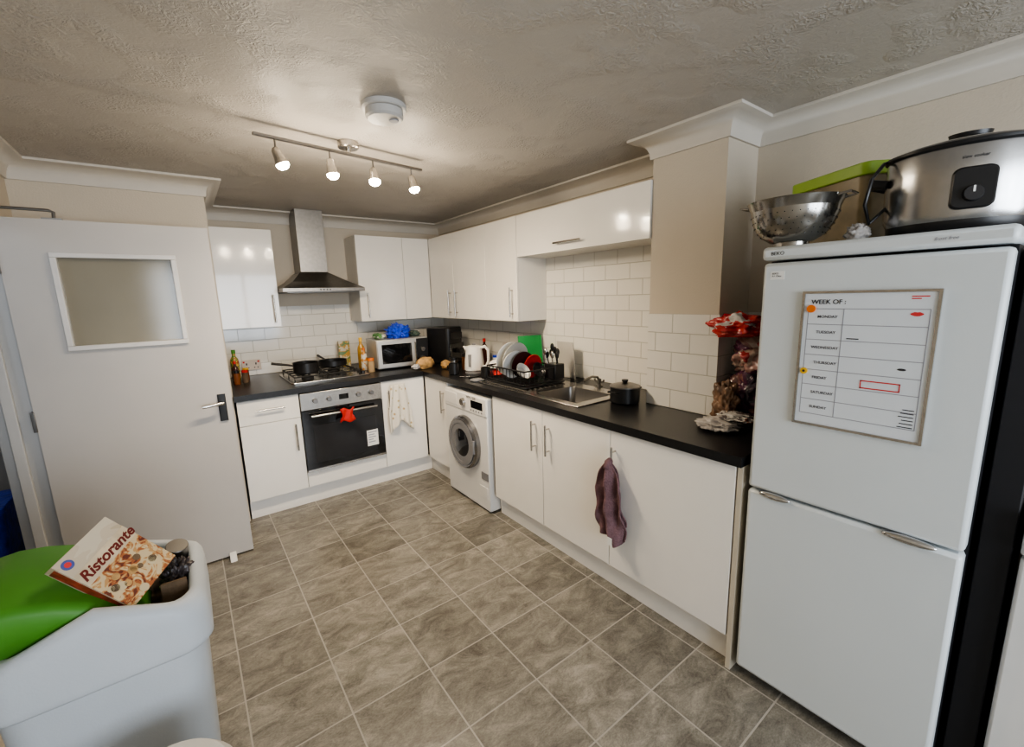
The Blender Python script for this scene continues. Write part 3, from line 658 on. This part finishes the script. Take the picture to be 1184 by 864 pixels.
# bread bag
c=thing('bread_loaf','sliced bread loaf in a clear plastic bag','bread',(1.67,3.52,WT),rot=(0,0,.35))
M().blob((0,0,.045),(.10,.05,.055),.12,2,31).obj('loaf',TAN,c,ang=180)
M().blob((-.12,0,.03),(.03,.03,.02),.4,3,32).obj('bag_end',BAGW,c,ang=180)
tag(M((1.75,3.38,WT)).blob((1.79,3.36,WT+.035),(.045,.04,.04),.15,2,37).obj('bread_roll',TAN,ang=180),'small round golden bread roll in the corner','bread')
# canisters
bottle('small steel canister with black lid',1.80,3.24,.035,.11,STEEL,BLACK,neck=False)
bottle('brown coffee jar with dark lid',1.90,3.20,.038,.14,mat('coffee_glass',(.10,.04,.02),.1,coat=.5),BLACK,neck=False)
bottle('clear glass jar with steel lid',2.05,3.36,.04,.15,JARC,STEEL,neck=False)
bottle('tall dark vinegar bottle with red cap',2.16,3.30,.03,.24,DBOT,RED)
bottle('small white supplement tub with lid',2.18,3.14,.035,.10,PAPER,BLUE,neck=False)
# kettle
o=(1.86,3.0,WT);c=thing('kettle','white cordless jug kettle on its base','kettle',o,rot=(0,0,math.radians(-60)))
M().lathe([(.078,0),(.08,.012),(.07,.018),(.001,.018)]).obj('power_base',GREY,c)
M().lathe([(.07,.019),(.082,.03),(.078,.10),(.066,.20),(.06,.22),(.03,.228),(.001,.23)]).obj('jug',WPLAS,c)
M().tube([(.05,0,.205),(.10,0,.22),(.13,0,.19),(.13,0,.10),(.11,0,.06),(.075,0,.05)],.012,10).obj('handle',WPLAS,c)
w=M();w.prism([(-.045,.21),(-.095,.22),(-.06,.165)],1,-.018,.018);w.obj('spout',WPLAS,c,bevel=.004)
M().lathe([(.014,.227),(.016,.24),(.001,.243)],seg=16).obj('lid_knob',GREY,c)
M().box(-.01,.012,-.085,-.07,.06,.16).obj('water_gauge',GREY,c)
def mug(label,x,y,m,r=.04,h=.09,z=WT,a=0):
    c=thing('mug',label,'mug',(x,y,z),rot=(0,0,a))
    M().lathe([(r*.85,0),(r,.006),(r,h),(r-.004,h),(r-.005,.01),(.001,.008)],seg=24).obj('cup',m,c)
    M().tube([(r-.002,0,h*.8),(r+.022,0,h*.75),(r+.025,0,h*.4),(r-.002,0,h*.22)],.005,8).obj('handle',m,c)
mug('black mug on the worktop by the kettle',1.70,3.06,BLACK,a=2)
mug('steel mug on the worktop by the kettle',2.03,2.92,STEEL,.038,.10,a=1)
mug('pale grey mug beside the dish rack',2.16,3.0,PAPER,a=3)
mug('red mug on the worktop by the dish rack',2.12,2.82,RED,a=4)
mug('black mug on the worktop by the dish rack',1.79,2.73,BLACK,.037,.085,a=5)
# cable and cloth
w=M((1.70,2.78,WT));w.tube([(1.66,2.90,WT+.006),(1.72,2.84,WT+.006),(1.68,2.80,WT+.006),(1.76,2.80,WT+.006),(1.84,2.86,WT+.006)],.0045,8)
tag(w.obj('power_cable',BLACK),'black power cable lying on the worktop','cable')
tag(M((1.69,2.68,WT)).rprism(1.64,1.73,2.65,2.73,WT,WT+.012,.01).obj('dish_cloth',GREY,bevel=.004),'folded grey dish cloth on the worktop edge','cloth')
# dish rack
RZ=WT+.013
o=(1.9,2.38,RZ);c=thing('dish_rack','black dish drying rack on the sink drainer','dish rack',o)
rx0,rx1,ry0,ry1=1.72,2.06,2.17,2.60
w=M(o);w.rprism(rx0-.02,rx1+.02,ry0-.02,ry1+.02,RZ,RZ+.01,.03)
w.obj('drip_tray',BLACK,c,bevel=.003)
w=M(o)
for z in (RZ+.02,RZ+.11): w.tube([(rx0,ry0,z),(rx1,ry0,z),(rx1,ry1,z),(rx0,ry1,z),(rx0,ry0,z)],.0055,8)
for k in range(12):
    y=ry0+(ry1-ry0)*k/11
    w.tube([(rx0,y,RZ+.11),(rx0,y,RZ+.02),(rx1,y,RZ+.02),(rx1,y,RZ+.11)],.0032,6)
for k in range(1,8):
    x=rx0+(rx1-rx0)*k/8
    w.tube([(x,ry0,RZ+.11),(x,ry0,RZ+.02)],.0032,6);w.tube([(x,ry1,RZ+.11),(x,ry1,RZ+.02)],.0032,6)
w.obj('wire_basket',BLACK,c)
M(o).box(rx1-.08,rx1+.01,ry0-.012,ry0+.10,RZ+.025,RZ+.13).obj('cutlery_holder',BLACK,c,bevel=.006)
def plate(label,x,y,r,m,tilt,yaw=0):
    c=M().lathe([(r*.5,0),(r*.55,.004),(r,.02),(r,.024),(r*.58,.010),(.001,.008)],seg=36).obj('plate',m)
    c.location=(x,y,RZ+.026+r);c.rotation_euler=(math.radians(90+tilt),0,math.radians(yaw));tag(c,label,'plate','plates in the dish rack');return c
PG=mat('pale_crockery',(.5,.5,.48),.2)
plate('white dinner plate standing in the dish rack',1.87,2.54,.125,PAPER,8)
plate('pale dinner plate standing in the dish rack',1.88,2.49,.125,PG,8,6)
plate('white side plate standing in the dish rack',1.83,2.44,.10,PAPER,10)
plate('small dark plate standing in the dish rack',1.88,2.40,.095,BLACK,6,-5)
plate('small red plate standing in the dish rack',1.93,2.36,.085,RED,10,4)
bowlN=0
def bowl(label,loc,rot,m,s=1):
    b=M().lathe([(.04*s,0),(.075*s,.02*s),(.10*s,.06*s),(.095*s,.06*s),(.07*s,.022*s),(.001,.008*s)],seg=32).obj('bowl',m);b.location=loc;b.rotation_euler=rot;tag(b,label,'bowl')
bowl('red bowl upside down beside the dish rack',(1.93,2.76,WT+.062),(math.pi,0,0),RED)
bowl('white bowl upside down on the red bowl',(1.93,2.76,WT+.125),(math.pi,0,0),PAPER,.9)
bowl('small white bowl propped in the dish rack',(1.785,2.29,RZ+.08),(.9,.3,0),PG,.6)
bowl('black bowl propped in the dish rack',(1.91,2.27,RZ+.08),(1.0,-.2,.2),BLACK,.55)
# chopping boards
b=M().rprism(-.10,.10,-.004,.004,0,.29,.003).obj('chopping_board',GRN2,bevel=.002);b.location=(2.17,2.635,WT+.012);b.rotation_euler=(math.radians(-8),0,math.radians(-18));tag(b,'green plastic chopping board standing behind the rack','chopping board')
b=M().rprism(-.09,.09,-.003,.003,0,.27,.003).obj('chopping_board',mat('glass_board',(.50,.48,.44),.08,coat=.5),bevel=.002);b.location=(2.24,2.30,WT+.002);b.rotation_euler=(math.radians(-6),0,math.radians(86));tag(b,'clear glass worktop saver leaning on the tiles','chopping board')
for k in range(8):
    a=random.uniform(-.15,.15);x=rx1-.068+.020*(k%4);y=ry0+.012+.045*(k//4)+.004*(k%4);L=random.uniform(.13,.20)
    c=thing('utensil',('black plastic cooking utensil' if k%4 else 'steel table knife')+' standing in the cutlery holder','utensil',(x,y,RZ+.04),group='utensils in the cutlery holder')
    w=M();w.tube([(0,0,0),(a*.1,-a*.2,L)],.004,8);w.ell((a*.1,-a*.2,L+.015),(.010,.018,.026),12);w.obj('utensil_blade',BLACK if k%4 else STEEL,c)
tag(M((1.9,1.6,WT)).tube([(1.75,2.08,.932),(1.93,2.10,.933)],.004,8).obj('chopstick',BLACK),'thin black stick lying across the drainer','utensil')
# ---------------------------------------------------------------- cloths
o=(1.33,3.37,.84)
w=M(o)
def fn(u,v):
    wd=.06+.045*min(1,v*1.6);x=1.335+(u-.5)*2*wd+.012*v;z=.845-.36*v-.045*v*math.cos(u*6);return (x,3.366-.014*math.sin(u*17+v*2)*(0.4+v)-.006,z)
w.grid(fn,30,24)
tag(w.obj('tea_towel',TOWEL,solid=.003),'white floral tea towel hanging from the cabinet handle','tea towel')
# bunched cloth: a pleated sheet gathered at the handle
w=M((1.53,1.315,.6))
def fn(u,v):
    t=v; half=.012+.072*min(1,(t*2.6))**.8*(1-.22*max(0,t-.5)*2)
    y=1.316-(u-.5)*2*half-.020*t+.008*math.sin(9*t+u*3)
    fold=math.sin(u*2*math.pi*1.9+1.6*math.sin(t*4)+.6)+.35*math.sin(u*23+t*9)*t
    x=1.552-.018*math.sin(math.pi*u)-.018*fold*min(1,t*3+.2)-.005*math.sin(t*17+u*9)
    z=.725-.385*t+.024*math.sin(u*6+.6)*min(1,t*1.5)
    return (x,y,z)
w.grid(fn,64,44)
w.grid(lambda u,v:(lambda p:(p[0]+.020,p[1]*.9+1.318*.1+.006,p[2]+.03*v))(fn(1-u,v*.92)),64,44)
w.tube([(1.568,1.318,.735),(1.548,1.318,.73),(1.538,1.318,.70)],.014,12)
c=tag(w.obj('hanging_cloth',MAUVE,ang=180,solid=.006,fixn=False),'mauve grey towelling cloth hanging from a door handle','cloth')
M((1.53,1.315,.6)).box(1.500,1.502,1.250,1.275,.335,.375).obj('care_label',PAPER,c,label='white care label')
# ---------------------------------------------------------------- ceiling lamp
a,b=Vector((.335,2.235,2.245)),Vector((1.175,2.37,2.245));mid=(a+b)/2
o=tuple(mid+Vector((0,0,.05)));c=thing('spotlight_bar','brushed steel ceiling bar with four lit spotlights','ceiling light',o)
dr=(b-a).normalized();nn=Vector((-dr.y,dr.x,0))
w=M(o);R=[[p+nn*.010+Vector((0,0,.005)),p-nn*.010+Vector((0,0,.005)),p-nn*.010-Vector((0,0,.005)),p+nn*.010-Vector((0,0,.005))] for p in (a,b)]
w.rings(R).obj('rail',DSTEEL,c)
M(o).lathe([(.05,0),(.05,-.025),(.045,-.03),(.012,-.032),(.012,-.05),(.001,-.05)],(mid.x,mid.y,CZ-.0005)).obj('ceiling_mount',STEEL,c)
tl=[Vector((.35,-.1,-1)),Vector((.1,-.05,-1)),Vector((-.05,-.25,-1)),Vector((.15,-.15,-1))]
for k,t in enumerate((.10,.385,.65,.92)):
    p=a.lerp(b,t);tilt=tl[k].normalized()
    q=p+Vector((0,0,-.05))
    M(o).cyl(p,q,.004,seg=8).obj('stem',DSTEEL,c)
    hd=M(o).tube([q-tilt*.01,q,q+tilt*.03,q+tilt*.06],.02,20,radii=[.012,.019,.022,.029]).obj('lamp_head',STEEL,c)
    e=q+tilt*.061
    M(o).tube([e,e+tilt*.008,e+tilt*.018,e+tilt*.022],.02,20,radii=[.027,.027,.018,.006]).obj('bulb',BULB,hd)
    ld=bpy.data.lights.new('spot','SPOT');ld.energy=28;ld.color=(1,.81,.58);ld.spot_size=math.radians(160);ld.spot_blend=1;ld.shadow_soft_size=.03
    lo=bpy.data.objects.new('spot_light',ld);COL.objects.link(lo);lo.location=e+tilt*.045;lo.rotation_euler=(tilt+Vector((.15,.35,0))).to_track_quat('-Z','Y').to_euler()
    ld=bpy.data.lights.new('glow','POINT');ld.energy=4;ld.color=(1,.83,.62);ld.shadow_soft_size=.05
    lo=bpy.data.objects.new('bulb_glow',ld);COL.objects.link(lo);lo.location=e+tilt*.06
# smoke alarm
o=(.75,1.81,CZ);c=thing('smoke_alarm','round white smoke alarm on the textured ceiling','smoke alarm',o)
M().lathe([(.088,-.0005),(.088,-.016),(.084,-.02),(.001,-.02)],seg=40).obj('base_ring',SMOKE,c)
M().lathe([(.074,-.0205),(.074,-.045),(.066,-.054),(.03,-.056),(.001,-.056)],seg=40).obj('cover',SMOKE,c)
M().lathe([(.02,-.0565),(.018,-.060),(.001,-.061)],(.03,-.02,0),20).obj('test_button',LINE,c)
# ---------------------------------------------------------------- swing bin
bx,by=-.27,1.585;o=(bx,by,0);c=thing('recycling_bin','large pale swing-top bin with raised green flap','bin',o)
def rr(L,W,z,ch=.075):
    out=[]
    for sx,sy,a in ((1,1,0),(-1,1,90),(-1,-1,180),(1,-1,270)):
        for k in range(8):
            an=math.radians(a+90*k/7);out.append((sx*(L-ch)+ch*math.cos(an),sy*(W-ch)+ch*math.sin(an),z))
        if sx==1 and sy==1: out.append((0,W,z))
        if sx==-1 and sy==-1: out.append((0,-W,z))
    return out
M().rings([rr(.18,.17,0),rr(.185,.175,.02),rr(.208,.208,.60)]).obj('bin_body',BINW,c,bevel=.006)
PK=.06
def rh(L,W,z,pk,ch=.075): return [(x,y,zz+pk*max(0,1-abs(x)/(L-ch*.5))) for x,y,zz in rr(L,W,z,ch)]
w=M();w.rings([rr(.21,.21,.598),rr(.222,.221,.602),rr(.226,.224,.608),rr(.226,.224,.622),rh(.225,.223,.69,PK),rh(.222,.220,.715,PK),rh(.215,.214,.733,PK),rh(.205,.204,.743,PK),rh(.195,.194,.746,PK),rh(.186,.184,.742,PK,.06),rh(.182,.180,.730,PK,.06),rh(.176,.174,.69,PK,.06)],cap=False)
w.obj('hood',BINW,c,ang=70)
# swing flap, pushed up on one side
hw=.178
def rot(x,z,a): ca,sa=math.cos(a),math.sin(a);return (x*ca-z*sa,x*sa+z*ca)
al=math.radians(-32)
prof_=[(-.215,-.13),(-.212,-.095),(-.20,-.07),(-.17,-.045),(-.12,-.022),(-.06,-.006),(0,0),(.06,-.008),(.11,-.025),(.15,-.045)]
pts=[rot(x,z,al) for x,z in prof_];NP=len(pts)-1
def fl(u,v):
    p=pts[int(round(u*NP))];j=int(round(v*8))
    zt=.810+p[1]
    yy=(-hw,-hw,-hw+.006,-hw+.022,0,hw-.022,hw-.006,hw,hw)[j]
    zz=(min(zt-.03,.745),zt-.022,zt-.008,zt,zt+.006,zt,zt-.008,zt-.022,min(zt-.03,.745))[j]
    return (p[0]-.015,yy,zz)
M().grid(fl,NP,8).obj('swing_flap',GREEN,c,solid=.005,ang=70)
M().blob((.10,.06,.67),(.06,.08,.06),.25,3,51).obj('rubbish',BROWN,c,ang=180)
w=M((-.12,1.70,.75));w.tube([(-.12,1.70,.70),(-.11,1.67,.78)],.03,20);tag(w.obj('food_can',DSTEEL,bevel=.002),'empty dark food can lying in the bin','can')
tag(M((-.12,1.60,.72)).blob((-.115,1.585,.715),(.035,.04,.05),.35,3,61,5,ridge=.6).obj('food_wrapper',mat('dark_wrapper',(.05,.04,.04),.3,0,.5,20,.5,40),ang=180),'crumpled dark food wrapper in the bin','wrapper')
w=M((-.12,1.50,.72));w.box(-.15,-.09,1.49,1.50,.66,.755);tag(w.obj('card_sleeve',BROWN,bevel=.001),'torn brown card sleeve standing in the bin','card')
# pizza box
tx=Vector((.606,.707,.364)).normalized();ty=Vector((-.537,.277,.797));ty=(ty-tx*ty.dot(tx)).normalized();n=tx.cross(ty)
mx=Matrix((tx,ty,n)).transposed()
c=thing('pizza_box','frozen pizza carton jammed upright in the bin','box',(-.23,1.50,.855));c.rotation_euler=mx.to_euler()
hx_,hy_=.078,.104
M().box(-hx_,hx_,-hy_,hy_,-.026,.018).obj('carton',patchmat('carton_cream',[(.46,.38,.27),(.52,.44,.33),(.56,.49,.38)],8,.45,1,.05),c,bevel=.001)
pm=patchmat('pizza_photo',[(.14,.035,.02),(.34,.11,.04),(.48,.27,.11),(.58,.45,.27)],30,.45,2,.1)
w=M();pl_=[(-hx_,-hy_),(hx_,-hy_),(hx_,.060)]+[(hx_-2*hx_*t/8,.060-.025*math.sin(math.pi*t/8)-.03*t/8) for t in range(1,9)]
w.rings([[(x,y,.0182) for x,y in pl_],[(x,y,.0188) for x,y in pl_]]);w.obj('pizza_picture',pm,c)
w=M();pl_=[(-hx_,.010),(hx_,.016),(hx_,.056),(-hx_,.052)]
w.rings([[(x,y,.0189) for x,y in pl_],[(x,y,.0193) for x,y in pl_]]);w.obj('lettering_band',mat('band_cream',(.56,.46,.32),.5,0,.15,30),c)
M().box(-hx_-.0005,-hx_+.001,-hy_+.01,hy_-.01,-.020,.012).obj('side_print',mat('side_print_red',(.30,.05,.03),.5,0,.6,40),c)
random.seed(3)
for k in range(12):
    x,y=random.uniform(-.065,.065),random.uniform(-.095,-.02);M().cyl((x,y,.0188),(x,y,.0192),random.uniform(.007,.012),seg=12).obj('topping_print',(TAN,BROWN,mat('cheese',(.55,.45,.28),.5))[k%3],c)
lg=M().cyl((-.058,.082,.018),(-.058,.082,.0186),.013,seg=24).obj('logo_print',mat('logo_blue',(.08,.10,.30),.5),c)
M().cyl((-.058,.082,.0186),(-.058,.082,.019),.007,seg=24).obj('logo_centre',INKR,lg)
I3=Matrix.Identity(3)
text(c,'box_lettering','Ristorante',.037,(-.074,.022,.0196),I3,mat('lettering_brown',(.14,.015,.012),.5),shear=.3,bold=.0010)
# small second bin
c=thing('pedal_bin','small round white bin beside the recycling bin','bin',(-.175,1.07,0))
M().lathe([(.12,0),(.125,.01),(.14,.455),(.001,.455)],seg=40).obj('bin_body',WPLAS,c)
M().lathe([(.146,.455),(.148,.475),(.13,.50),(.08,.515),(.001,.52)],seg=40).obj('lid',WPLAS,c)
# ---------------------------------------------------------------- lights & camera
ld=bpy.data.lights.new('daylight','AREA');ld.shape='RECTANGLE';ld.size=2.0;ld.size_y=1.35;ld.energy=118;ld.color=(.85,.92,1.0)
lo=bpy.data.objects.new('window_daylight',ld);COL.objects.link(lo);lo.location=(.7,RY-.15,1.43);lo.rotation_euler=(math.radians(90),0,0)
ld=bpy.data.lights.new('hall','POINT');ld.energy=8;ld.color=(.8,.88,1);ld.shadow_soft_size=.1
lo=bpy.data.objects.new('hall_lamp',ld);COL.objects.link(lo);lo.location=(-1.3,2.4,2.2)
W=bpy.data.worlds.new('w');SC.world=W;W.use_nodes=True;W.node_tree.nodes['Background'].inputs[0].default_value=(.6,.75,1,1);W.node_tree.nodes['Background'].inputs[1].default_value=.6
SC.view_settings.look='AgX - Medium High Contrast'
p,psi,al=map(math.radians,(10.17,36.767,1.654))
F=Vector((math.sin(psi)*math.cos(p),math.cos(psi)*math.cos(p),-math.sin(p)));r0=Vector((math.cos(psi),-math.sin(psi),0));u0=r0.cross(F)
R=r0*math.cos(al)-u0*math.sin(al);U=r0*math.sin(al)+u0*math.cos(al)
cd=bpy.data.cameras.new('camera');cd.sensor_width=36;cd.lens=500.7*36/1184;cd.clip_start=.02
cam=bpy.data.objects.new('camera',cd);COL.objects.link(cam)
cam.matrix_world=Matrix.Translation((0,0,1.535))@Matrix((R,U,-F)).transposed().to_4x4()
SC.camera=cam
